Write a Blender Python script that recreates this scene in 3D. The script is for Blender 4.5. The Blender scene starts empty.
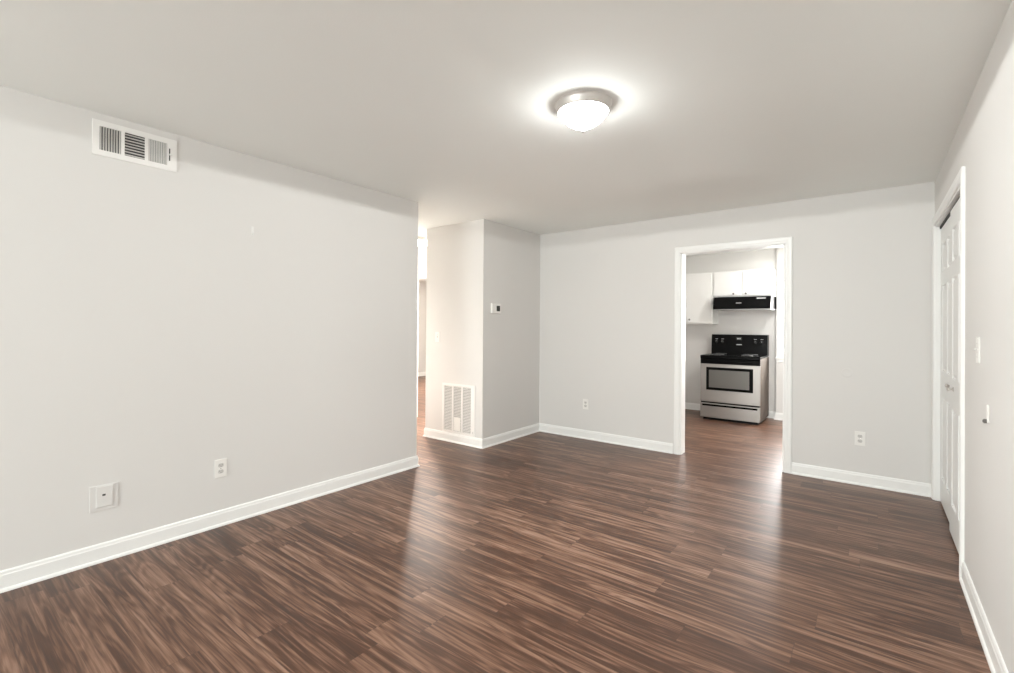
import bpy, bmesh, math, random
from mathutils import Vector, Matrix

sc = bpy.context.scene
C = sc.collection

# ------------------------------------------------------------------ camera
F_PX, YAW, PITCH, ROLL, SHIFT = 473.45, -0.657, 0.0039, 0.0067, -11.84
cam_d = bpy.data.cameras.new('camera'); cam = bpy.data.objects.new('camera', cam_d); C.objects.link(cam)
cam_d.sensor_fit = 'HORIZONTAL'; cam_d.sensor_width = 36; cam_d.lens = F_PX / 1014 * 36
cam_d.shift_y = SHIFT / 1014; cam_d.clip_start = 0.02
fw = Vector((math.sin(YAW)*math.cos(PITCH), math.cos(YAW)*math.cos(PITCH), math.sin(PITCH)))
rt = Vector((math.cos(YAW), -math.sin(YAW), 0)); up = rt.cross(fw)
rt, up = math.cos(ROLL)*rt + math.sin(ROLL)*up, -math.sin(ROLL)*rt + math.cos(ROLL)*up
M = Matrix((rt, up, -fw)).transposed().to_4x4(); M.translation = Vector((3.3256, 0, 1.2957))
cam.matrix_world = M
sc.camera = cam

# ------------------------------------------------------------------ world, exposure
w = bpy.data.worlds.new('daylight'); sc.world = w; w.use_nodes = True
bg = w.node_tree.nodes['Background']; bg.inputs[0].default_value = (0.80, 0.90, 1.0, 1); bg.inputs[1].default_value = 1.0
sc.view_settings.view_transform = 'Standard'; sc.view_settings.look = 'None'
sc.view_settings.gamma = 1; sc.view_settings.use_curve_mapping = False
sc.view_settings.exposure = 0.12
sc.cycles.use_denoising = True
sc.cycles.max_bounces = 12; sc.cycles.diffuse_bounces = 8
sc.cycles.sample_clamp_indirect = 6

def area(name, loc, aim, sx, sy, power, col=(1, 1, 1)):
    d = bpy.data.lights.new(name, 'AREA'); d.shape = 'RECTANGLE'; d.size = sx; d.size_y = sy; d.energy = power; d.color = col
    o = bpy.data.objects.new(name, d); C.objects.link(o); o.location = loc
    o.rotation_euler = (Vector(aim) - Vector(loc)).to_track_quat('-Z', 'Y').to_euler(); return o
# kitchen window daylight; fills behind the camera and in the bedroom are added
area('living_fill_light', (1.85, -4.51, 1.45), (1.85, 2, 1.45), 2.3, 1.5, 200, (0.955, 1.0, 0.985))
area('kitchen_window_light', (2.80, 8.02, 1.45), (2.80, 5, 1.45), 1.15, 1.25, 190, (1.0, 0.985, 0.97))
area('bedroom_fill_light', (-5.6, 6.0, 1.5), (0, 6.0, 1.2), 1.6, 1.3, 260, (1.0, 0.94, 0.88))  # added fill inside the bedroom, no window behind it

# ------------------------------------------------------------------ dimensions
H = 2.44
YB, XR, YC, XC, YL, XH = 4.916, 3.7065, 3.831, 0.049, 2.958, -0.832
YF = -4.40                       # wall behind the camera
YK, YJ = 7.75, 7.67              # kitchen back wall and its step
T = 0.12

# ------------------------------------------------------------------ materials
def mat(name, col, rough=0.5, metal=0.0, coat=0.0, bump=0.0, bscale=200, emit=None, spec=0.5, var=0.0):
    m = bpy.data.materials.new(name); m.use_nodes = True; nt = m.node_tree; b = nt.nodes['Principled BSDF']
    b.inputs['Base Color'].default_value = (*col, 1); b.inputs['Roughness'].default_value = rough
    b.inputs['Metallic'].default_value = metal; b.inputs['Coat Weight'].default_value = coat
    b.inputs['Specular IOR Level'].default_value = spec
    tc = nt.nodes.new('ShaderNodeTexCoord')
    n = nt.nodes.new('ShaderNodeTexNoise'); n.inputs['Scale'].default_value = bscale; n.inputs['Detail'].default_value = 3
    nt.links.new(tc.outputs['Object'], n.inputs['Vector'])
    if var > 0:
        n2 = nt.nodes.new('ShaderNodeTexNoise'); n2.inputs['Scale'].default_value = 1.7; n2.inputs['Detail'].default_value = 4
        nt.links.new(tc.outputs['Object'], n2.inputs['Vector'])
        mx = nt.nodes.new('ShaderNodeMix'); mx.data_type = 'RGBA'
        mx.inputs[6].default_value = (*[c*(1-var) for c in col], 1); mx.inputs[7].default_value = (*[min(1, c*(1+var)) for c in col], 1)
        nt.links.new(n2.outputs[0], mx.inputs[0]); nt.links.new(mx.outputs[2], b.inputs['Base Color'])
    if bump > 0:
        bp = nt.nodes.new('ShaderNodeBump'); bp.inputs['Strength'].default_value = bump; bp.inputs['Distance'].default_value = 0.002
        nt.links.new(n.outputs[0], bp.inputs['Height']); nt.links.new(bp.outputs[0], b.inputs['Normal'])
    if emit:
        b.inputs['Emission Color'].default_value = (*emit[0], 1); b.inputs['Emission Strength'].default_value = emit[1]
    return m

M_WALL = mat('greige_wall_paint', (0.71, 0.700, 0.682), 0.62, bump=0.05, bscale=260, var=0.012, spec=0.35)
M_CEIL = mat('ceiling_paint', (0.88, 0.90, 0.88), 0.8, bump=0.2, bscale=180, var=0.015, spec=0.2)
M_TRIM = mat('white_trim_paint', (0.86, 0.865, 0.85), 0.35, bump=0.03, bscale=60)
M_DOOR = mat('white_door_paint', (0.82, 0.83, 0.82), 0.38, bump=0.03, bscale=80)
M_PLATE = mat('white_plastic', (0.83, 0.82, 0.79), 0.35, bump=0.02, bscale=60)
M_SOCK = mat('socket_plastic', (0.60, 0.59, 0.57), 0.4, bump=0.02, bscale=60)
M_DARK = mat('dark_recess', (0.03, 0.03, 0.03), 0.7, bump=0.05)
M_VENTW = mat('white_enamel', (0.84, 0.83, 0.81), 0.35, bump=0.03, bscale=90)
M_LOUV = mat('louver_enamel', (0.66, 0.65, 0.63), 0.45, bump=0.03, bscale=90)
M_STEEL = mat('brushed_stainless', (0.37, 0.353, 0.333), 0.36, metal=0.85, bump=0.05, bscale=400)
M_STEELS = mat('grey_range_side', (0.12, 0.10, 0.084), 0.6, metal=0.0, bump=0.05, bscale=300, spec=0.15)
M_BLACK = mat('black_enamel', (0.004, 0.004, 0.004), 0.22, bump=0.02, bscale=50, spec=0.06)
M_BLACKM = mat('black_plastic', (0.008, 0.008, 0.008), 0.4, bump=0.03, spec=0.2)
M_OVENG = mat('oven_glass', (0.11, 0.105, 0.095), 0.3, bump=0.02, bscale=30, spec=0.6)
M_CHROME = mat('chrome', (0.75, 0.75, 0.74), 0.15, metal=1.0, bump=0.02)
M_NICKEL = mat('brushed_nickel', (0.60, 0.57, 0.54), 0.42, metal=0.6, bump=0.04, bscale=300)
M_CAB = mat('white_cabinet_paint', (0.79, 0.79, 0.77), 0.4, bump=0.03, bscale=60)
M_COIL = mat('burner_coil', (0.03, 0.03, 0.03), 0.5, metal=0.3, bump=0.1)
M_KNOB = mat('dark_cabinet_knob', (0.16, 0.15, 0.14), 0.4, metal=0.4, bump=0.02)
M_LCD = mat('dark_display', (0.03, 0.032, 0.028), 0.25, bump=0.01)
M_LED = mat('grey_print', (0.45, 0.45, 0.45), 0.5, bump=0.01)
M_DOME = mat('frosted_glass_lit', (0.9, 0.9, 0.88), 0.4, emit=((0.985, 1.0, 0.985), 47.0), bump=0.05, bscale=40)
M_DOMEH = mat('frosted_glass_lit_warm', (0.9, 0.88, 0.84), 0.4, emit=((1.0, 0.95, 0.89), 8.0), bump=0.05, bscale=40)
M_DOMEK = mat('frosted_glass_lit_kitchen', (0.9, 0.9, 0.88), 0.4, emit=((1.0, 0.99, 0.96), 64.0), bump=0.05, bscale=40)
M_GLASS = bpy.data.materials.new('window_glass'); M_GLASS.use_nodes = True
_n = M_GLASS.node_tree; _n.nodes.clear(); _o = _n.nodes.new('ShaderNodeOutputMaterial'); _m = _n.nodes.new('ShaderNodeMixShader')
_t = _n.nodes.new('ShaderNodeBsdfTransparent'); _g = _n.nodes.new('ShaderNodeBsdfGlossy'); _g.inputs['Roughness'].default_value = 0.02
_m.inputs[0].default_value = 0.06; _n.links.new(_t.outputs[0], _m.inputs[1]); _n.links.new(_g.outputs[0], _m.inputs[2]); _n.links.new(_m.outputs[0], _o.inputs[0])

def floor_mat():
    m = bpy.data.materials.new('brown_plank_floor'); m.use_nodes = True; nt = m.node_tree; N = nt.nodes; L = nt.links
    b = N['Principled BSDF']
    def math_(op, a, c=None, d=None):
        n = N.new('ShaderNodeMath'); n.operation = op
        for i, v in enumerate((a, c, d)):
            if v is None: continue
            if isinstance(v, (int, float)): n.inputs[i].default_value = v
            else: L.new(v, n.inputs[i])
        return n.outputs[0]
    tc = N.new('ShaderNodeTexCoord'); sp = N.new('ShaderNodeSeparateXYZ'); L.new(tc.outputs['Object'], sp.inputs[0])
    X, Y = sp.outputs[0], sp.outputs[1]
    W, LEN = 0.152, 1.22
    v = math_('DIVIDE', Y, W); row = math_('FLOOR', v); fv = math_('FRACT', v)
    wn = N.new('ShaderNodeTexWhiteNoise'); wn.noise_dimensions = '1D'; L.new(row, wn.inputs['W'])
    u = math_('ADD', math_('DIVIDE', X, LEN), wn.outputs[0]); col = math_('FLOOR', u); fu = math_('FRACT', u)
    cb = N.new('ShaderNodeCombineXYZ'); L.new(row, cb.inputs[0]); L.new(col, cb.inputs[1])
    w2 = N.new('ShaderNodeTexWhiteNoise'); w2.noise_dimensions = '2D'; L.new(cb.outputs[0], w2.inputs['Vector'])
    sid = N.new('ShaderNodeSeparateColor'); L.new(w2.outputs['Color'], sid.inputs[0])
    r1, r2 = sid.outputs[0], sid.outputs[1]
    # wavy grain running along the plank, different on every plank
    gx = math_('ADD', math_('MULTIPLY', X, 1.0), math_('MULTIPLY', r1, 37.0))
    gy = math_('ADD', Y, math_('MULTIPLY', r2, 23.0))
    def noise(sx, sy, detail, rough, dist=0.0):
        c = N.new('ShaderNodeCombineXYZ'); L.new(math_('MULTIPLY', gx, sx), c.inputs[0]); L.new(math_('MULTIPLY', gy, sy), c.inputs[1])
        n = N.new('ShaderNodeTexNoise'); n.inputs['Scale'].default_value = 1; n.inputs['Detail'].default_value = detail
        n.inputs['Roughness'].default_value = rough; n.inputs['Distortion'].default_value = dist
        L.new(c.outputs[0], n.inputs['Vector']); return n.outputs[0]
    big = noise(0.9, 9.0, 2.0, 0.5, 0.5)            # broad figure
    rings = math_('SINE', math_('MULTIPLY', big, 70.0))   # its contour lines read as cathedral grain
    streak = noise(1.3, 46.0, 4.0, 0.62, 0.35)
    fine = noise(9.0, 260.0, 3.0, 0.6)
    g = math_('ADD', math_('MULTIPLY', big, 0.42), math_('MULTIPLY', rings, 0.042))
    g = math_('ADD', g, math_('MULTIPLY', streak, 0.72))
    g = math_('ADD', g, math_('MULTIPLY', fine, 0.16))
    g = math_('ADD', g, math_('MULTIPLY', math_('SUBTRACT', r1, 0.5), 0.075))
    g = math_('SUBTRACT', g, 0.15)
    cr = N.new('ShaderNodeValToRGB'); L.new(g, cr.inputs[0]); e = cr.color_ramp.elements
    e[0].position = 0.32; e[0].color = (0.045, 0.020, 0.011, 1)
    e[1].position = 0.72; e[1].color = (0.29, 0.182, 0.132, 1)
    k = e.new(0.445); k.color = (0.074, 0.031, 0.016, 1)
    k = e.new(0.545); k.color = (0.152, 0.077, 0.047, 1)
    k = e.new(0.625); k.color = (0.235, 0.132, 0.087, 1)
    # seams
    def edge(f, wd): return math_('LESS_THAN', math_('MINIMUM', f, math_('SUBTRACT', 1.0, f)), wd)
    seam = math_('MAXIMUM', edge(fv, 0.008), edge(fu, 0.0012))
    mx = N.new('ShaderNodeMix'); mx.data_type = 'RGBA'; L.new(math_('MULTIPLY', seam, 0.40), mx.inputs[0]); L.new(cr.outputs[0], mx.inputs[6])
    mx.inputs[7].default_value = (0.03, 0.017, 0.012, 1); L.new(mx.outputs[2], b.inputs['Base Color'])
    rg = math_('ADD', 0.30, math_('MULTIPLY', streak, 0.10)); L.new(rg, b.inputs['Roughness'])
    bp = N.new('ShaderNodeBump'); bp.inputs['Strength'].default_value = 0.12; bp.inputs['Distance'].default_value = 0.0015
    L.new(math_('SUBTRACT', math_('ADD', fine, streak), math_('MULTIPLY', seam, 2.0)), bp.inputs['Height']); L.new(bp.outputs[0], b.inputs['Normal'])
    b.inputs['Specular IOR Level'].default_value = 0.40
    return m
M_FLOOR = floor_mat()

# ------------------------------------------------------------------ helpers
def box(bm, x0, x1, y0, y1, z0, z1, bev=0.0):
    vs = [bm.verts.new(p) for p in ((x0,y0,z0),(x1,y0,z0),(x1,y1,z0),(x0,y1,z0),(x0,y0,z1),(x1,y0,z1),(x1,y1,z1),(x0,y1,z1))]
    fs = [bm.faces.new([vs[i] for i in f]) for f in ((0,3,2,1),(4,5,6,7),(0,1,5,4),(1,2,6,5),(2,3,7,6),(3,0,4,7))]
    if bev > 0:
        es = list({e for f in fs for e in f.edges})
        bmesh.ops.bevel(bm, geom=es, offset=bev, segments=2, affect='EDGES', profile=0.5)
def B(*bs, bev=0.0):
    bm = bmesh.new()
    for b in bs: box(bm, *b, bev=bev)
    return bm
def lathe(bm, prof, c, axis='z', n=48, closed=False):
    """prof: list of (radius, height along axis)"""
    rings = []
    for r, h in prof:
        ring = []
        for i in range(n):
            a = 2*math.pi*i/n; p, q = r*math.cos(a), r*math.sin(a)
            v = {'z': (p, q, h), 'x': (h, p, q), 'y': (p, h, q)}[axis]
            ring.append(bm.verts.new((c[0]+v[0], c[1]+v[1], c[2]+v[2])))
        rings.append(ring)
    for a, b in zip(rings, rings[1:]):
        for i in range(n): bm.faces.new((a[i], a[(i+1) % n], b[(i+1) % n], b[i]))
    bm.faces.new(rings[0]); bm.faces.new(rings[-1])
    if closed: pass
    return bm
def prism(bm, pts, axis, a0, a1):
    """pts polygon in the two other axes (cyclic order), extruded on axis from a0 to a1"""
    def mk(p, a):
        return {'x': (a, p[0], p[1]), 'y': (p[0], a, p[1]), 'z': (p[0], p[1], a)}[axis]
    A = [bm.verts.new(mk(p, a0)) for p in pts]; Bv = [bm.verts.new(mk(p, a1)) for p in pts]
    n = len(pts)
    bm.faces.new(A); bm.faces.new(Bv)
    for i in range(n): bm.faces.new((A[i], A[(i+1) % n], Bv[(i+1) % n], Bv[i]))
    return bm
def obj(name, bm, m, parent=None, smooth=False):
    bmesh.ops.recalc_face_normals(bm, faces=bm.faces)
    me = bpy.data.meshes.new(name); bm.to_mesh(me); bm.free()
    if smooth:
        for p in me.polygons: p.use_smooth = True
        me.set_sharp_from_angle(angle=math.radians(35))
    me.materials.append(m)
    o = bpy.data.objects.new(name, me); C.objects.link(o)
    if parent is not None:
        o.parent = parent; o.matrix_parent_inverse = Matrix.Translation(-Vector(parent.location))
    return o
def struct(name, bm, m, smooth=False):
    o = obj(name, bm, m, smooth=smooth); o['kind'] = 'structure'; return o
def thing(name, label, cat, loc, group=None):
    o = bpy.data.objects.new(name, None); C.objects.link(o); o.location = loc; o.empty_display_size = 0.1
    o['label'] = label; o['category'] = cat
    if group: o['group'] = group
    return o

# ------------------------------------------------------------------ room shell
XW = -5.9; YN = 8.5
struct('floor', B((XW-0.1, 4.6, YF-0.1, YN+0.1, -0.1, 0)), M_FLOOR)
struct('ceiling', B((XW-0.1, 4.6, YF-0.1, YN+0.1, H, H+0.1)), M_CEIL)
struct('wall_left', B((-T, 0, YF, YL, 0, H)), M_WALL)
struct('wall_hall_south', B((-1.8, -T, YL-T, YL, 0, H)), M_WALL)
# block between the hall and the dining corner
struct('wall_hall_corner', B((XH, XC, YC, YB+T, 0, H)), M_WALL)
# hall west wall with the bedroom doorway
DW0, DW1, DH = 4.56, 5.34, 2.07
struct('wall_hall_west', B((-1.92, -1.8, YL-T, DW0, 0, H), (-1.92, -1.8, DW1, YN, 0, H), (-1.92, -1.8, DW0, DW1, DH, H)), M_WALL)
struct('wall_hall_north', B((-1.8, 0.2, 5.45, 5.57, 0, H)), M_WALL)
struct('wall_hall_east', B((XH, XH+T, YB+T, 5.45, 0, H)), M_WALL)
struct('wall_bedroom_west', B((XW-0.1, XW, 2.8, YN, 0, H)), M_WALL)
struct('wall_bedroom_north', B((XW, -1.8, YN, YN+0.1, 0, H)), M_WALL)
struct('wall_bedroom_south', B((XW, -1.92, YL-T, YL, 0, H)), M_WALL)
# back wall with the kitchen doorway
OX0, OX1, OH = 1.775, 2.70, 2.062
struct('wall_back', B((XC, OX0, YB, YB+T, 0, H), (OX1, XR+T, YB, YB+T, 0, H), (OX0, OX1, YB, YB+T, OH, H)), M_WALL)
# right wall with the closet opening
CY0, CY1, CH = 3.452, 4.842, 2.085
struct('wall_right', B((XR, XR+T, YF, CY0, 0, H), (XR, XR+T, CY1, YB, 0, H), (XR, XR+T, CY0, CY1, CH, H)), M_WALL)
struct('wall_closet', B((4.4, 4.5, CY0-0.2, CY1+0.2, 0, H), (XR+T, 4.4, CY0-0.2, CY0-0.1, 0, H), (XR+T, 4.4, CY1+0.07, CY1+0.17, 0, H)), M_WALL)
# wall behind the camera, with an opening added for the fill light
struct('wall_front', B((-T, 0.6, YF-T, YF, 0, H), (3.1, XR+T, YF-T, YF, 0, H), (0.6, 3.1, YF-T, YF, 0, 0.65), (0.6, 3.1, YF-T, YF, 2.25, H)), M_WALL)
# kitchen
KX0, KX1 = 0.2, 3.75
struct('wall_kitchen_left', B((KX0-T, KX0, YB+T, YK, 0, H)), M_WALL)
struct('wall_kitchen_right', B((KX1, KX1+T, YB+T, YJ, 0, H)), M_WALL)
WX0, WX1, WZ0, WZ1 = 2.295, 3.25, 0.90, 1.99
struct('wall_kitchen_back', B((KX0-T, 2.247, YK, YK+0.1, 0, H), (2.247, WX0, YJ, YK+0.1, 0, H), (WX1, KX1+T, YJ, YK+0.1, 0, H),
                              (WX0, WX1, YJ, YK+0.1, 0, WZ0), (WX0, WX1, YJ, YK+0.1, WZ1, H)), M_WALL)

# ------------------------------------------------------------------ baseboards: board, top bevel, quarter-round shoe
BH = 0.100
def bb_prof(h=BH):
    q = [(0.0, 0.0), (0.021, 0.0), (0.0205, 0.007), (0.018, 0.013), (0.0135, 0.017)]
    return q + [(0.0120, 0.0175), (0.0120, h-0.022), (0.0095, h-0.016), (0.0085, h-0.006), (0.005, h), (0.0, h)]
def bb_run(bm, p0, p1, nrm, m0=0, m1=0, h=BH):
    """baseboard from p0 to p1 on a wall with outward normal nrm; m=+1 mitres longer (outside corner), -1 shorter (inside)"""
    p0 = Vector((*p0, 0)); p1 = Vector((*p1, 0)); n = Vector((*nrm, 0)); d = (p1-p0).normalized()
    A, Bv = [], []
    for t, z in bb_prof(h):
        A.append(bm.verts.new(p0 + n*t - d*t*m0 + Vector((0, 0, z)))); Bv.append(bm.verts.new(p1 + n*t + d*t*m1 + Vector((0, 0, z))))
    k = len(A); bm.faces.new(A); bm.faces.new(Bv)
    for i in range(k): bm.faces.new((A[i], A[(i+1) % k], Bv[(i+1) % k], Bv[i]))
bm = bmesh.new(); bb_run(bm, (0, YF), (0, YL), (1, 0), 0, 1); bb_run(bm, (0, YL), (-1.8, YL), (0, 1), 1, 0)
struct('baseboard_left', bm, M_TRIM)
bm = bmesh.new(); bb_run(bm, (XH, YC), (XC, YC), (0, -1), 1, 1); bb_run(bm, (XC, YC), (XC, YB), (1, 0), 1, -1); bb_run(bm, (XH, YC), (XH, 5.45), (-1, 0), 1, 0)
struct('baseboard_hall_corner', bm, M_TRIM)
CW = 0.060
bm = bmesh.new(); bb_run(bm, (XC, YB), (OX0-CW-0.008, YB), (0, -1), -1, 0); bb_run(bm, (OX1+CW, YB), (XR, YB), (0, -1), 0, -1)
struct('baseboard_back', bm, M_TRIM)
bm = bmesh.new(); bb_run(bm, (XR, YF), (XR, CY0-0.072), (-1, 0)); struct('baseboard_right', bm, M_TRIM)
bm = bmesh.new(); bb_run(bm, (0, YF), (XR, YF), (0, 1)); struct('baseboard_front', bm, M_TRIM)
bm = bmesh.new(); bb_run(bm, (KX0, YK), (2.247, YK), (0, -1), 0, -1); bb_run(bm, (2.247, YJ), (KX1, YJ), (0, -1), 1, 0)
struct('baseboard_kitchen_back', bm, M_TRIM)
bm = bmesh.new(); bb_run(bm, (-1.8, YL), (-1.8, DW0-0.065), (1, 0)); bb_run(bm, (XW, YN), (XW, YL), (1, 0)); bb_run(bm, (XW, YN), (-1.92, YN), (0, -1))
struct('baseboard_hall_west', bm, M_TRIM)

# ------------------------------------------------------------------ door trims
def casing_prof(s):   # across the width 0..CW, thickness
    return [(0, 0), (0, 0.010), (0.006, 0.014), (0.022, 0.014), (0.030, 0.017), (0.052, 0.018), (CW, 0.014), (CW, 0)]
def casing_y(bm, x0, x1, zt, y, sgn, cw=CW):
    """casing round an opening in a wall of constant y; sgn -1: room side is smaller y; mitred"""
    for side in ('L', 'T', 'R'):
        A, Bv = [], []
        for s, t in casing_prof(0):
            s = s*cw/CW
            yy = y + sgn*t
            if side == 'L': a, b = (x0-s, yy, 0), (x0-s, yy, zt+s)
            elif side == 'R': a, b = (x1+s, yy, 0), (x1+s, yy, zt+s)
            else: a, b = (x0-s, yy, zt+s), (x1+s, yy, zt+s)
            A.append(bm.verts.new(a)); Bv.append(bm.verts.new(b))
        k = len(A); bm.faces.new(A); bm.faces.new(Bv)
        for i in range(k): bm.faces.new((A[i], A[(i+1) % k], Bv[(i+1) % k], Bv[i]))
def casing_x(bm, y0, y1, zt, x, sgn, cw=CW):
    for side in ('L', 'T', 'R'):
        A, Bv = [], []
        for s, t in casing_prof(0):
            s = s*cw/CW
            xx = x + sgn*t
            if side == 'L': a, b = (xx, y0-s, 0), (xx, y0-s, zt+s)
            elif side == 'R': a, b = (xx, y1+s, 0), (xx, y1+s, zt+s)
            else: a, b = (xx, y0-s, zt+s), (xx, y1+s, zt+s)
            A.append(bm.verts.new(a)); Bv.append(bm.verts.new(b))
        k = len(A); bm.faces.new(A); bm.faces.new(Bv)
        for i in range(k): bm.faces.new((A[i], A[(i+1) % k], Bv[(i+1) % k], Bv[i]))
J = 0.012
bm = bmesh.new()
casing_y(bm, OX0, OX1, OH-0.004, YB, -1); casing_y(bm, OX0, OX1, OH-0.004, YB+T, 1)
box(bm, OX0-0.004, OX0+J, YB-0.001, YB+T+0.001, 0, OH); box(bm, OX1-J, OX1+0.004, YB-0.001, YB+T+0.001, 0, OH)
box(bm, OX0, OX1, YB-0.001, YB+T+0.001, OH-J, OH+0.004)
struct('trim_1', bm, M_TRIM)
bm = bmesh.new(); casing_x(bm, CY0, CY1, CH, XR, -1)
box(bm, XR-0.001, XR+T, CY0-0.004, CY0+0.012, 0, CH); box(bm, XR-0.001, XR+T, CY1-0.012, CY1+0.004, 0, CH); box(bm, XR-0.001, XR+T, CY0, CY1, CH-0.012, CH+0.004)
t2 = struct('trim_2', bm, M_TRIM)
obj('door_track', B((XR+0.022, XR+0.050, CY0+0.012, CY1-0.012, CH-0.030, CH-0.012)), M_DARK, t2)
bm = bmesh.new(); casing_x(bm, DW0, DW1, DH, -1.8, 1)
box(bm, -1.921, -1.799, DW0-0.004, DW0+J, 0, DH); box(bm, -1.921, -1.799, DW1-J, DW1+0.004, 0, DH); box(bm, -1.921, -1.799, DW0, DW1, DH-J, DH+0.004)
struct('trim_3', bm, M_TRIM)

# ------------------------------------------------------------------ closet doors (six raised panels each)
def six_panel(name, y0, y1, xf, zb, zt, knob_y, knob_z):
    """door whose front faces -x at x=xf"""
    th = 0.034; wd = y1-y0
    st, mu = 0.095, 0.085; pw = (wd-2*st-mu)/2
    rows = ((0.20, 0.80), (0.99, 1.62), (1.72, 1.925))
    bm = bmesh.new()
    cols = [(y0+st, y0+st+pw), (y1-st-pw, y1-st)]
    # front face built as a grid, panels sunk and raised
    ys = sorted({y0, y1, *[c for cc in cols for c in cc]}); zs = sorted({zb, zt, *[r for rr in rows for r in rr]})
    V = {}
    for y in ys:
        for z in zs: V[y, z] = bm.verts.new((xf, y, z))
    panels = []
    for i in range(len(ys)-1):
        for j in range(len(zs)-1):
            f = bm.faces.new((V[ys[i], zs[j]], V[ys[i], zs[j+1]], V[ys[i+1], zs[j+1]], V[ys[i+1], zs[j]]))
            if any(abs(c[0]-ys[i]) < 1e-6 for c in cols) and any(abs(r[0]-zs[j]) < 1e-6 for r in rows): panels.append(f)
    for f in panels:
        for th_, dx in ((0.012, 0.009), (0.010, 0.0), (0.016, -0.006)):
            bmesh.ops.inset_region(bm, faces=[f], thickness=th_, depth=0)
            for v in f.verts: v.co.x += dx
    # back and rim
    bk = {}
    for y, z in ((y0, zb), (y0, zt), (y1, zt), (y1, zb)): bk[y, z] = bm.verts.new((xf+th, y, z))
    bm.faces.new((bk[y0, zb], bk[y1, zb], bk[y1, zt], bk[y0, zt]))
    def rim(line, a, b): bm.faces.new([V[p] for p in line] + [b, a])
    rim([(y, zb) for y in ys], bk[y0, zb], bk[y1, zb]); rim([(y, zt) for y in ys], bk[y0, zt], bk[y1, zt])
    rim([(y0, z) for z in zs], bk[y0, zb], bk[y0, zt]); rim([(y1, z) for z in zs], bk[y1, zb], bk[y1, zt])
    o = struct(name, bm, M_DOOR)
    k = bmesh.new(); lathe(k, [(0.014, 0.0), (0.014, -0.003), (0.006, -0.006), (0.006, -0.016), (0.012, -0.020), (0.014, -0.026), (0.010, -0.031), (0.004, -0.033)], (xf, knob_y, knob_z), 'x', 20)
    obj('knob', k, M_NICKEL, o, True)
    return o
dA = six_panel('door_1', 4.140, 4.828, XR+0.028, 0.014, CH-0.034, 4.185, 0.93)
dB = six_panel('door_2', 3.466, 4.136, XR+0.014, 0.014, CH-0.034, 3.960, 0.93)

# ------------------------------------------------------------------ kitchen window
bm = bmesh.new()
cw = 0.045
for b in ((WX0-cw, WX0, YJ-0.018, YJ, WZ0-0.015, WZ1+cw), (WX1, WX1+cw, YJ-0.018, YJ, WZ0-0.015, WZ1+cw), (WX0, WX1, YJ-0.018, YJ, WZ1, WZ1+cw)): box(bm, *b, bev=0.003)
wn1 = struct('window_1', bm, M_TRIM)
obj('window_sill', B((WX0-cw-0.01, WX1+cw+0.01, YJ-0.035, YK-0.02, WZ0-0.035, WZ0-0.012), (WX0-cw, WX1+cw, YJ-0.014, YJ, WZ0-0.085, WZ0-0.035), bev=0.003), M_TRIM, wn1)
obj('sash', B((WX0, WX0+0.02, YK, YK+0.03, WZ0-0.012, WZ1), (WX1-0.04, WX1, YK, YK+0.03, WZ0-0.012, WZ1), (WX0+0.02, WX1-0.04, YK, YK+0.03, WZ1-0.04, WZ1),
              (WX0+0.02, WX1-0.04, YK, YK+0.03, WZ0-0.012, WZ0+0.035), (WX0+0.02, WX1-0.04, YK, YK+0.03, 1.43, 1.47)), M_TRIM, wn1)
obj('pane', B((WX0+0.02, WX1-0.04, YK+0.012, YK+0.016, WZ0+0.03, WZ1-0.04)), M_GLASS, wn1)
# unseen window behind the camera, added to go with the main-room fill light
bm = B((0.52, 0.6, YF, YF+0.016, 0.62, 2.33), (3.1, 3.18, YF, YF+0.016, 0.62, 2.33), (0.6, 3.1, YF, YF+0.016, 2.25, 2.33), bev=0.003)
wn2 = struct('added_window', bm, M_TRIM)
obj('window_sill', B((0.5, 3.20, YF-0.06, YF+0.03, 0.63, 0.655), bev=0.003), M_TRIM, wn2)

# ------------------------------------------------------------------ ceiling lights
def dome_light(loc, R, label, dmat, drop=1.0, group=None, watts=0, wcol=(1, 0.98, 0.95), down=0):
    t = thing('ceiling_light', label, 'ceiling light', loc, group)
    x, y, z = loc
    bm = bmesh.new()
    lathe(bm, [(R*0.99, 0), (R*1.0, -0.001), (R*0.99, -0.004), (R*0.965, -0.007), (R*0.95, -0.014), (R*0.935, -0.022), (R*0.905, -0.036), (R*0.88, -0.042), (R*0.86, -0.043), (R*0.83, -0.030), (R*0.5, -0.012)], loc, 'z', 64)
    obj('canopy_ring', bm, M_NICKEL, t, True)
    prof = []
    for i in range(15):
        a = i/14*math.pi/2
        r = R*0.87*(0.55*math.cos(a)+0.45*(1-i/14)) if i < 14 else 0.006
        prof.append((max(r, 0.006), -0.042 - 0.080*drop*math.sin(a)**1.25))
    bm = bmesh.new(); lathe(bm, prof, loc, 'z', 64)
    obj('glass_dome', bm, dmat, t, True)
    e = -0.042-0.080*drop
    bm = bmesh.new(); lathe(bm, [(0.010, e+0.004), (0.013, e-0.003), (0.008, e-0.008), (0.006, e-0.014), (0.009, e-0.019), (0.004, e-0.024)], loc, 'z', 24)
    obj('finial', bm, M_NICKEL, t, True)
    for p, cone, blend in ((watts, 180, 0.0), (down, 125, 0.8)):   # the bulbs' light through the bottom of the glass
        if not p: continue
        d = bpy.data.lights.new('bulb', 'SPOT'); d.spot_size = math.radians(cone); d.spot_blend = blend; d.shadow_soft_size = 0.03
        d.energy = p; d.color = wcol
        o = bpy.data.objects.new('bulb', d); C.objects.link(o); o.parent = t; o.location = (0, 0, e-0.03)
    return t
dome_light((2.145, 2.160, H), 0.148, 'round nickel and frosted glass ceiling light in the main room', M_DOME, watts=60, wcol=(0.99, 1, 0.975), down=60)
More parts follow.
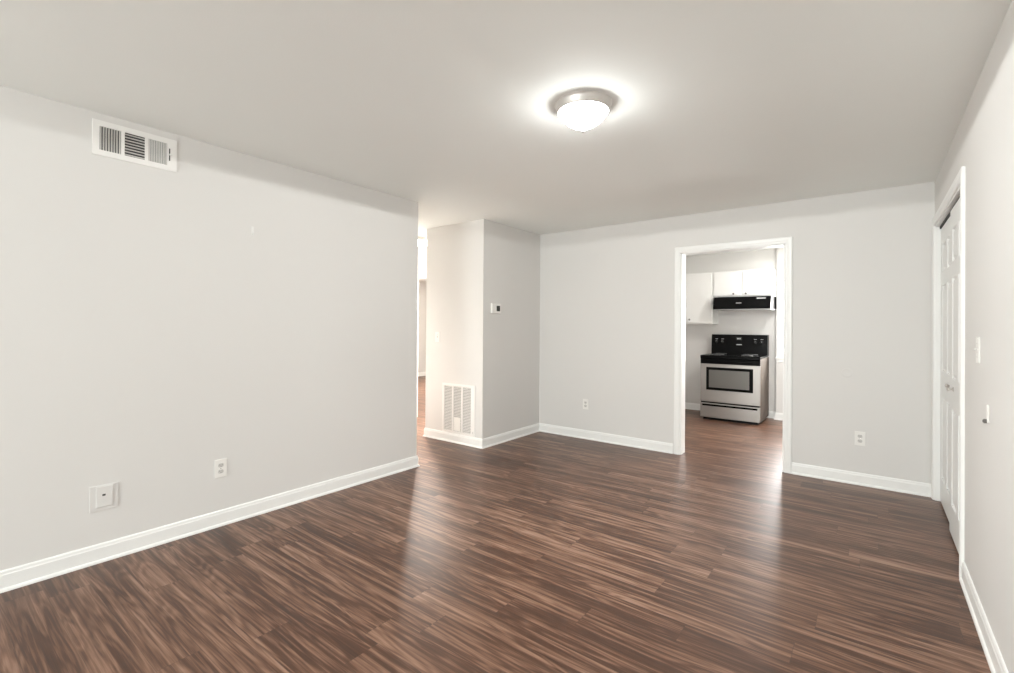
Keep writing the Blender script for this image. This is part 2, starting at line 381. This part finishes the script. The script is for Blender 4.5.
dome_light((-1.32, 4.21, H), 0.150, 'lit dome ceiling light half seen in the hall behind the left wall', M_DOMEH, watts=9, wcol=(1, 0.955, 0.90), down=560)
dome_light((2.76, 6.38, H), 0.165, 'ceiling light inside the kitchen beyond the doorway', M_DOMEK, watts=27)

# ------------------------------------------------------------------ supply register on the left wall
def reg():
    y0, y1, z0, z1 = 0.646, 1.036, 2.211, 2.400
    t = thing('air_vent', 'white three-section supply register high on the left wall', 'vent', (0, (y0+y1)/2, (z0+z1)/2))
    m = 0.030; a0, a1, b0, b1 = y0+m, y1-0.048, z0+m, z1-m
    w3 = (a1-a0-2*0.016)/3; ban = [(a0+i*(w3+0.016), a0+i*(w3+0.016)+w3) for i in range(3)]
    fb = [(0, 0.007, y0, y1, b1, z1), (0, 0.007, y0, y1, z0, b0), (0, 0.007, y0, a0, b0, b1), (0, 0.007, a1, y1, b0, b1)]
    for i in range(2): fb.append((0, 0.007, ban[i][1], ban[i+1][0], b0, b1))
    obj('frame', B(*fb), M_VENTW, t)
    obj('duct_opening', B((-0.0005, 0.0008, a0, a1, b0, b1)), M_DARK, t)
    for k, (p0, p1) in enumerate(ban):
        bm = bmesh.new()
        if k == 1:
            n = 8
            for i in range(n):
                z = b0 + (i+0.5)*(b1-b0)/n
                prism(bm, [(0.001, z-0.0045), (0.0065, z-0.0005), (0.0065, z+0.001), (0.001, z-0.003)], 'y', p0, p1)
        else:
            n = 8; s = -1 if k == 0 else 1
            for i in range(n):
                y = p0 + (i+0.5)*(p1-p0)/n
                prism(bm, [(0.001, y-0.0045*s), (0.0065, y+0.002*s), (0.0065, y+0.0042*s), (0.001, y-0.0025*s)], 'z', b0, b1)
        obj('louvers', bm, M_LOUV, t)
    obj('damper_slot', B((0.007, 0.0076, a1+0.008, a1+0.014, b0+0.028, b1-0.028)), M_DARK, t)
    obj('damper_lever', B((0.007, 0.020, a1+0.009, a1+0.024, (b0+b1)/2-0.004, (b0+b1)/2+0.004), bev=0.001), M_VENTW, t)
reg()

# ------------------------------------------------------------------ return grille low on the hall corner wall
def grille():
    x0, x1, z0, z1 = -0.545, -0.055, 0.104, 0.655
    t = thing('return_grille', 'white return air grille low on the wall beside the hall', 'vent', ((x0+x1)/2, YC, z0))
    m = 0.030; a0, a1, b0, b1 = x0+m, x1-0.055, z0+0.022, z1-m
    g = 0.022; w3 = (a1-a0-2*g)/3; ban = [(a0+i*(w3+g), a0+i*(w3+g)+w3) for i in range(3)]
    y = YC
    fb = [(x0, x1, y-0.008, y, b1, z1), (x0, x1, y-0.008, y, z0, b0), (x0, a0, y-0.008, y, b0, b1), (a1, x1, y-0.008, y, b0, b1)]
    for i in range(2): fb.append((ban[i][1], ban[i+1][0], y-0.008, y, b0, b1))
    obj('frame', B(*fb), M_VENTW, t)
    obj('duct_opening', B((a0, a1, y-0.001, y+0.0005, b0, b1)), mat('grey_recess', (0.12, 0.115, 0.11), 0.7, bump=0.02), t)
    for p0, p1 in ban:
        bm = bmesh.new(); n = 30
        for i in range(n):
            z = b0 + (i+0.5)*(b1-b0)/n
            prism(bm, [(y-0.0015, z+0.006), (y-0.0075, z-0.004), (y-0.0075, z-0.0055), (y-0.0015, z+0.0045)], 'x', p0, p1)
        obj('louvers', bm, M_LOUV, t)
    c0, c1 = ban[1]
    obj('filter_tag', B((c0+0.012, c1-0.012, y-0.0090, y-0.0075, b0+0.01, b0+0.155)), M_PLATE, t)
    obj('latch', B((a1+0.026, a1+0.038, y-0.014, y-0.008, z0+0.03, z0+0.055), bev=0.001), M_SOCK, t)
grille()

# ------------------------------------------------------------------ wall plates.  built facing +x at the origin, then turned
def turned(o, loc, ang):
    o.location = loc; o.rotation_euler = (0, 0, ang)
def outlet(label, loc, ang, group):
    t = thing('electrical_outlet', label, 'outlet', (0, 0, 0), group)
    obj('cover_plate', B((0, 0.006, -0.036, 0.036, -0.058, 0.058), bev=0.002), M_PLATE, t)
    for s in (1, -1):
        bm = bmesh.new(); pts = []
        for i in range(24):
            a = 2*math.pi*i/24; pts.append((0.0165*math.cos(a), s*0.020 + max(-0.0125, min(0.0125, 0.0165*math.sin(a)))))
        prism(bm, pts, 'x', 0.0055, 0.0075)
        so = obj('socket', bm, M_SOCK, t)
        obj('slots', B((0.0074, 0.0078, -0.0075, -0.0055, s*0.020-0.001, s*0.020+0.007), (0.0074, 0.0078, 0.0055, 0.0075, s*0.020-0.001, s*0.020+0.006), (0.0074, 0.0078, -0.002, 0.002, s*0.020-0.009, s*0.020-0.005)), M_DARK, so)
    bm = bmesh.new(); lathe(bm, [(0.003, 0.0055), (0.003, 0.0068), (0.001, 0.0072)], (0, 0, 0), 'x', 12)
    obj('screw', bm, M_CHROME, t)
    turned(t, loc, ang)
    return t
G = 'duplex outlets low on the walls'
outlet('white duplex outlet low on the long left wall', (0, 1.296, 0.370), 0, G)
outlet('small far white outlet on back wall left of the kitchen doorway', (0.696, YB, 0.400), -math.pi/2, G)
outlet('white duplex outlet on back wall right of the kitchen doorway', (3.248, YB, 0.384), -math.pi/2, G)

def switch(label, loc, ang, group):
    t = thing('light_switch', label, 'light switch', (0, 0, 0), group)
    obj('cover_plate', B((0, 0.006, -0.036, 0.036, -0.058, 0.058), bev=0.002), M_PLATE, t)
    obj('toggle', B((0.005, 0.007, -0.006, 0.006, -0.013, 0.013), (0.006, 0.017, -0.0035, 0.0035, 0.0, 0.007), bev=0.0008), M_SOCK, t)
    for s in (1, -1):
        bm = bmesh.new(); lathe(bm, [(0.003, 0.0055), (0.003, 0.0068), (0.001, 0.0072)], (0, 0, s*0.030), 'x', 12)
        obj('screw', bm, M_CHROME, t)
    turned(t, loc, ang)
G2 = 'toggle light switches'
switch('white light switch on the wall above the return grille', (-0.635, YC, 1.170), -math.pi/2, G2)
switch('white light switch on the right wall near the closet', (XR, 2.985, 1.203), math.pi, G2)

# phone jack plate, painted like the wall
t = thing('phone_jack_plate', 'wall-coloured low double plate with a small dark jack on the left wall', 'wall plate', (0, 0.712, 0.347))
obj('back_plate', B((0, 0.005, 0.650, 0.772, 0.278, 0.416), bev=0.0015), M_WALL, t)
obj('jack_box', B((0.005, 0.011, 0.676, 0.748, 0.298, 0.410), bev=0.002), M_WALL, t)
obj('jack', B((0.0108, 0.0114, 0.702, 0.716, 0.358, 0.368)), M_DARK, t)
# thermostat on the column's side
t = thing('thermostat', 'small white thermostat with dark display on the corner wall', 'thermostat', (XC, 4.03, 1.49))
obj('body', B((XC, XC+0.024, 3.955, 4.110, 1.437, 1.545), bev=0.004), M_PLATE, t)
obj('display', B((XC+0.0238, XC+0.0255, 4.030, 4.088, 1.462, 1.522)), M_LCD, t)
# hooks
t = thing('wall_hook', 'tiny white adhesive hook high on the left wall', 'hook', (0, 1.482, 1.93))
obj('hook_back', B((0, 0.004, 1.474, 1.490, 1.900, 1.962), bev=0.0015), M_CAB, t)
bm = bmesh.new(); prism(bm, [(0.004, 1.904), (0.012, 1.906), (0.015, 1.914), (0.013, 1.922), (0.010, 1.922), (0.010, 1.914), (0.004, 1.912)], 'y', 1.478, 1.486)
obj('hook_arm', bm, M_CAB, t)
t = thing('wall_bracket', 'small white wall bracket on the right wall below the switch', 'bracket', (XR, 2.76, 0.945))
obj('bracket_plate', B((XR-0.006, XR, 2.745, 2.775, 0.912, 0.985), bev=0.002), M_PLATE, t)
bm = bmesh.new(); lathe(bm, [(0.009, 0), (0.009, -0.008), (0.006, -0.012), (0.003, -0.013)], (XR-0.005, 2.76, 0.918), 'x', 16)
obj('bracket_screw', bm, M_KNOB, t, True)
# patched spot on the back wall: a thin disc of filler
bm = bmesh.new(); lathe(bm, [(0.040, 0.0), (0.036, -0.0012), (0.030, -0.0016), (0.026, -0.0008)], (3.159, YB, 0.925), 'y', 32)
o = obj('wall_patch', bm, M_WALL, None, True); o['label'] = 'faint round patched spot on back wall above the right outlet'; o['category'] = 'wall patch'

# ------------------------------------------------------------------ kitchen: range
SX0, SX1, SY0, SY1 = 1.390, 2.152, 7.020, 7.715
def rng():
    t = thing('range', 'freestanding stainless electric range with black cooktop and backguard', 'range', ((SX0+SX1)/2, (SY0+SY1)/2, 0))
    yd = SY0+0.045
    obj('body', B((SX0+0.004, SX1-0.004, yd, SY1, 0.035, 0.885), bev=0.003), M_STEELS, t)
    obj('kick_base', B((SX0+0.03, SX1-0.03, yd+0.01, SY1-0.02, 0.0, 0.036)), M_BLACKM, t)
    # cooktop with thick front lip
    bm = bmesh.new(); prism(bm, [(SY0+0.012, 0.862), (SY0, 0.872), (SY0+0.002, 0.900), (SY0+0.014, 0.910), (SY1-0.125, 0.910), (SY1-0.125, 0.884), (SY0+0.05, 0.884), (SY0+0.05, 0.862)], 'x', SX0, SX1)
    obj('cooktop', bm, M_BLACK, t)
    for cx, cy, r in ((1.575, 7.20, 0.098), (1.965, 7.20, 0.078), (1.575, 7.44, 0.078), (1.965, 7.44, 0.098)):
        bm = bmesh.new(); lathe(bm, [(r*1.12, 0.910), (r*1.14, 0.914), (r*1.08, 0.916), (r*0.98, 0.9135), (r*0.3, 0.9115)], (cx, cy, 0), 'z', 40)
        bu = obj('drip_pan', bm, M_CHROME, t, True)
        # coil: spiral tube
        bm = bmesh.new(); tr = 0.0042; N = 90; turns = 3.6; prev = None
        for i in range(N+1):
            f = i/N; a = f*turns*2*math.pi; rr = r*(0.22+0.74*f)
            c = Vector((cx+rr*math.cos(a), cy+rr*math.sin(a), 0.9200)); rad = Vector((math.cos(a), math.sin(a), 0))
            ring = [bm.verts.new(c + rad*tr*math.cos(b) + Vector((0, 0, tr*math.sin(b)))) for b in [k*math.pi/3 for k in range(6)]]
            if prev:
                for k in range(6): bm.faces.new((prev[k], prev[(k+1) % 6], ring[(k+1) % 6], ring[k]))
            prev = ring
        obj('coil', bm, M_COIL, bu, True)
    # backguard
    bm = bmesh.new(); prism(bm, [(SY1-0.128, 0.900), (SY1-0.124, 0.965), (SY1-0.110, 1.185), (SY1-0.098, 1.198), (SY1, 1.198), (SY1, 0.900)], 'x', SX0+0.004, SX1-0.004)
    bg_ = obj('backguard', bm, M_BLACK, t)
    fy = lambda z: SY1-0.124 + (z-0.965)/0.22*0.014
    for kx in (1.465, 1.548, 1.992, 2.075):
        z = 1.090; bm = bmesh.new(); lathe(bm, [(0.024, 0), (0.023, -0.006), (0.018, -0.010), (0.016, -0.026), (0.010, -0.028)], (kx, fy(z), z), 'y', 28)
        k = obj('knob', bm, M_BLACKM, bg_, True)
        obj('pointer', B((kx-0.002, kx+0.002, fy(z)-0.0292, fy(z)-0.027, z-0.002, z+0.015)), M_LED, k)
    obj('clock_display', B((1.735, 1.815, fy(1.14)-0.006, fy(1.14)+0.01, 1.118, 1.160)), M_LCD, bg_)
    obj('clock_digits', B((1.752, 1.762, fy(1.14)-0.0068, fy(1.14)-0.0058, 1.130, 1.150), (1.768, 1.778, fy(1.14)-0.0068, fy(1.14)-0.0058, 1.130, 1.150), (1.786, 1.796, fy(1.14)-0.0068, fy(1.14)-0.0058, 1.130, 1.150)), M_LED, bg_)
    obj('maker_badge', B((1.742, 1.812, fy(1.06)-0.004, fy(1.06)+0.006, 1.046, 1.058)), M_LED, bg_)
    for x in (1.450, 1.535, 1.975, 2.060):
        obj('dial_mark', B((x, x+0.034, fy(1.135)-0.0045, fy(1.135)+0.006, 1.129, 1.135)), M_LED, bg_)
    # oven door
    dz0, dz1 = 0.258, 0.792; f0 = SY0+0.004
    d = obj('oven_door', B((SX0+0.002, SX1-0.002, f0, yd, dz0, dz1), bev=0.004), M_STEEL, t)
    obj('door_top_trim', B((SX0+0.002, SX1-0.002, f0-0.001, yd, dz1, 0.862), bev=0.004), M_BLACK, t)
    obj('window_frame', B((1.470, 2.068, f0-0.005, f0+0.01, 0.425, 0.745), bev=0.003), M_BLACK, d)
    obj('window_glass', B((1.508, 2.022, f0-0.0062, f0, 0.462, 0.708)), M_OVENG, d)
    bm = bmesh.new()
    pts = [(SX0+0.10, f0), (SX0+0.105, f0-0.035), (SX0+0.14, f0-0.046), (SX1-0.14, f0-0.046), (SX1-0.105, f0-0.035), (SX1-0.10, f0)]
    tr = 0.011; prev = None
    for i, (px, py) in enumerate(pts):
        q = pts[min(i+1, len(pts)-1)]; p_ = pts[max(i-1, 0)]; dv = Vector((q[0]-p_[0], q[1]-p_[1], 0)).normalized(); nn = Vector((-dv.y, dv.x, 0))
        ring = [bm.verts.new(Vector((px, py, 0.832)) + nn*tr*math.cos(b) + Vector((0, 0, tr*math.sin(b)))) for b in [k*math.pi/5 for k in range(10)]]
        if prev:
            for k in range(10): bm.faces.new((prev[k], prev[(k+1) % 10], ring[(k+1) % 10], ring[k]))
        else: bm.faces.new(ring)
        prev = ring
    bm.faces.new(prev)
    obj('door_handle', bm, M_BLACK, t, True)
    # storage drawer
    w = obj('storage_drawer', B((SX0+0.002, SX1-0.002, f0, yd, 0.038, 0.238), bev=0.004), M_STEEL, t)
    obj('drawer_gap', B((SX0+0.006, SX1-0.006, f0+0.012, yd, 0.235, 0.262)), M_BLACKM, t)
    obj('drawer_handle', B((SX0+0.03, SX1-0.03, f0-0.018, f0+0.003, 0.200, 0.224), bev=0.004), M_BLACK, w)
rng()

# ------------------------------------------------------------------ kitchen: wall cabinets
YCF = 7.44
def cabinet(x0, x1, z0, z1, label, knobs, name='wall_cabinet'):
    t = thing(name, label, 'cabinet', ((x0+x1)/2, YK-0.15, z0), 'white kitchen wall cabinets')
    obj('body', B((x0, x1, YCF+0.001, YK, z0, z1), bev=0.0015), M_CAB, t)
    n = len(knobs); wd = (x1-x0)/n
    for i, (kx, kz) in enumerate(knobs):
        a, b = x0+i*wd+(0.016 if i == 0 else 0.011), x0+(i+1)*wd-(0.016 if i == n-1 else 0.011)
        d = obj('door', B((a, b, YCF-0.019, YCF+0.0005, z0+0.020, z1-0.020), bev=0.003), M_CAB, t)
        bm = bmesh.new(); lathe(bm, [(0.008, 0), (0.006, -0.004), (0.006, -0.014), (0.013, -0.018), (0.014, -0.024), (0.008, -0.028)], (kx, YCF-0.0185, kz), 'y', 20)
        obj('knob', bm, M_KNOB, d, True)
cabinet(0.670, 1.449, 1.352, 2.125, 'tall white wall cabinet left of the range hood', [(1.000, 1.420), (1.122, 1.420)])
cabinet(1.4505, 2.240, 1.742, 2.125, 'short white two-door cabinet mounted above the range hood', [(1.738, 1.790), (1.902, 1.790)])

# ------------------------------------------------------------------ kitchen: range hood
def hood():
    x0, x1 = 1.500, 2.236; z0, z1 = 1.560, 1.740
    t = thing('range_hood', 'black under-cabinet range hood above the stove', 'range hood', ((x0+x1)/2, 7.5, z0))
    bm = bmesh.new(); prism(bm, [(7.245, z0), (7.240, z0+0.020), (7.300, z0+0.150), (7.310, z1), (YK, z1), (YK, z0+0.012), (7.275, z0+0.012), (7.275, z0)], 'x', x0, x1)
    obj('shell', bm, M_BLACK, t)
    obj('filter', B((x0+0.12, x1-0.12, 7.33, YK-0.06, z0+0.006, z0+0.012)), M_STEEL, t)
    obj('bottom_rim', B((x0-0.002, x1+0.004, 7.236, YK, z0-0.006, z0+0.003)), mat('grey_enamel', (0.25, 0.25, 0.245), 0.4, metal=0.3, bump=0.02), t)
    bm = bmesh.new()
    fz = lambda z: 7.240 + (z-z0-0.020)/0.13*0.060
    obj('switch_panel', B((2.06, 2.17, 7.292, 7.304, z0+0.143, z0+0.158)), M_LED, t)
    obj('maker_badge', B((1.80, 1.87, fz(z0+0.09)-0.003, fz(z0+0.09)+0.01, z0+0.085, z0+0.094)), M_LED, t)
hood()
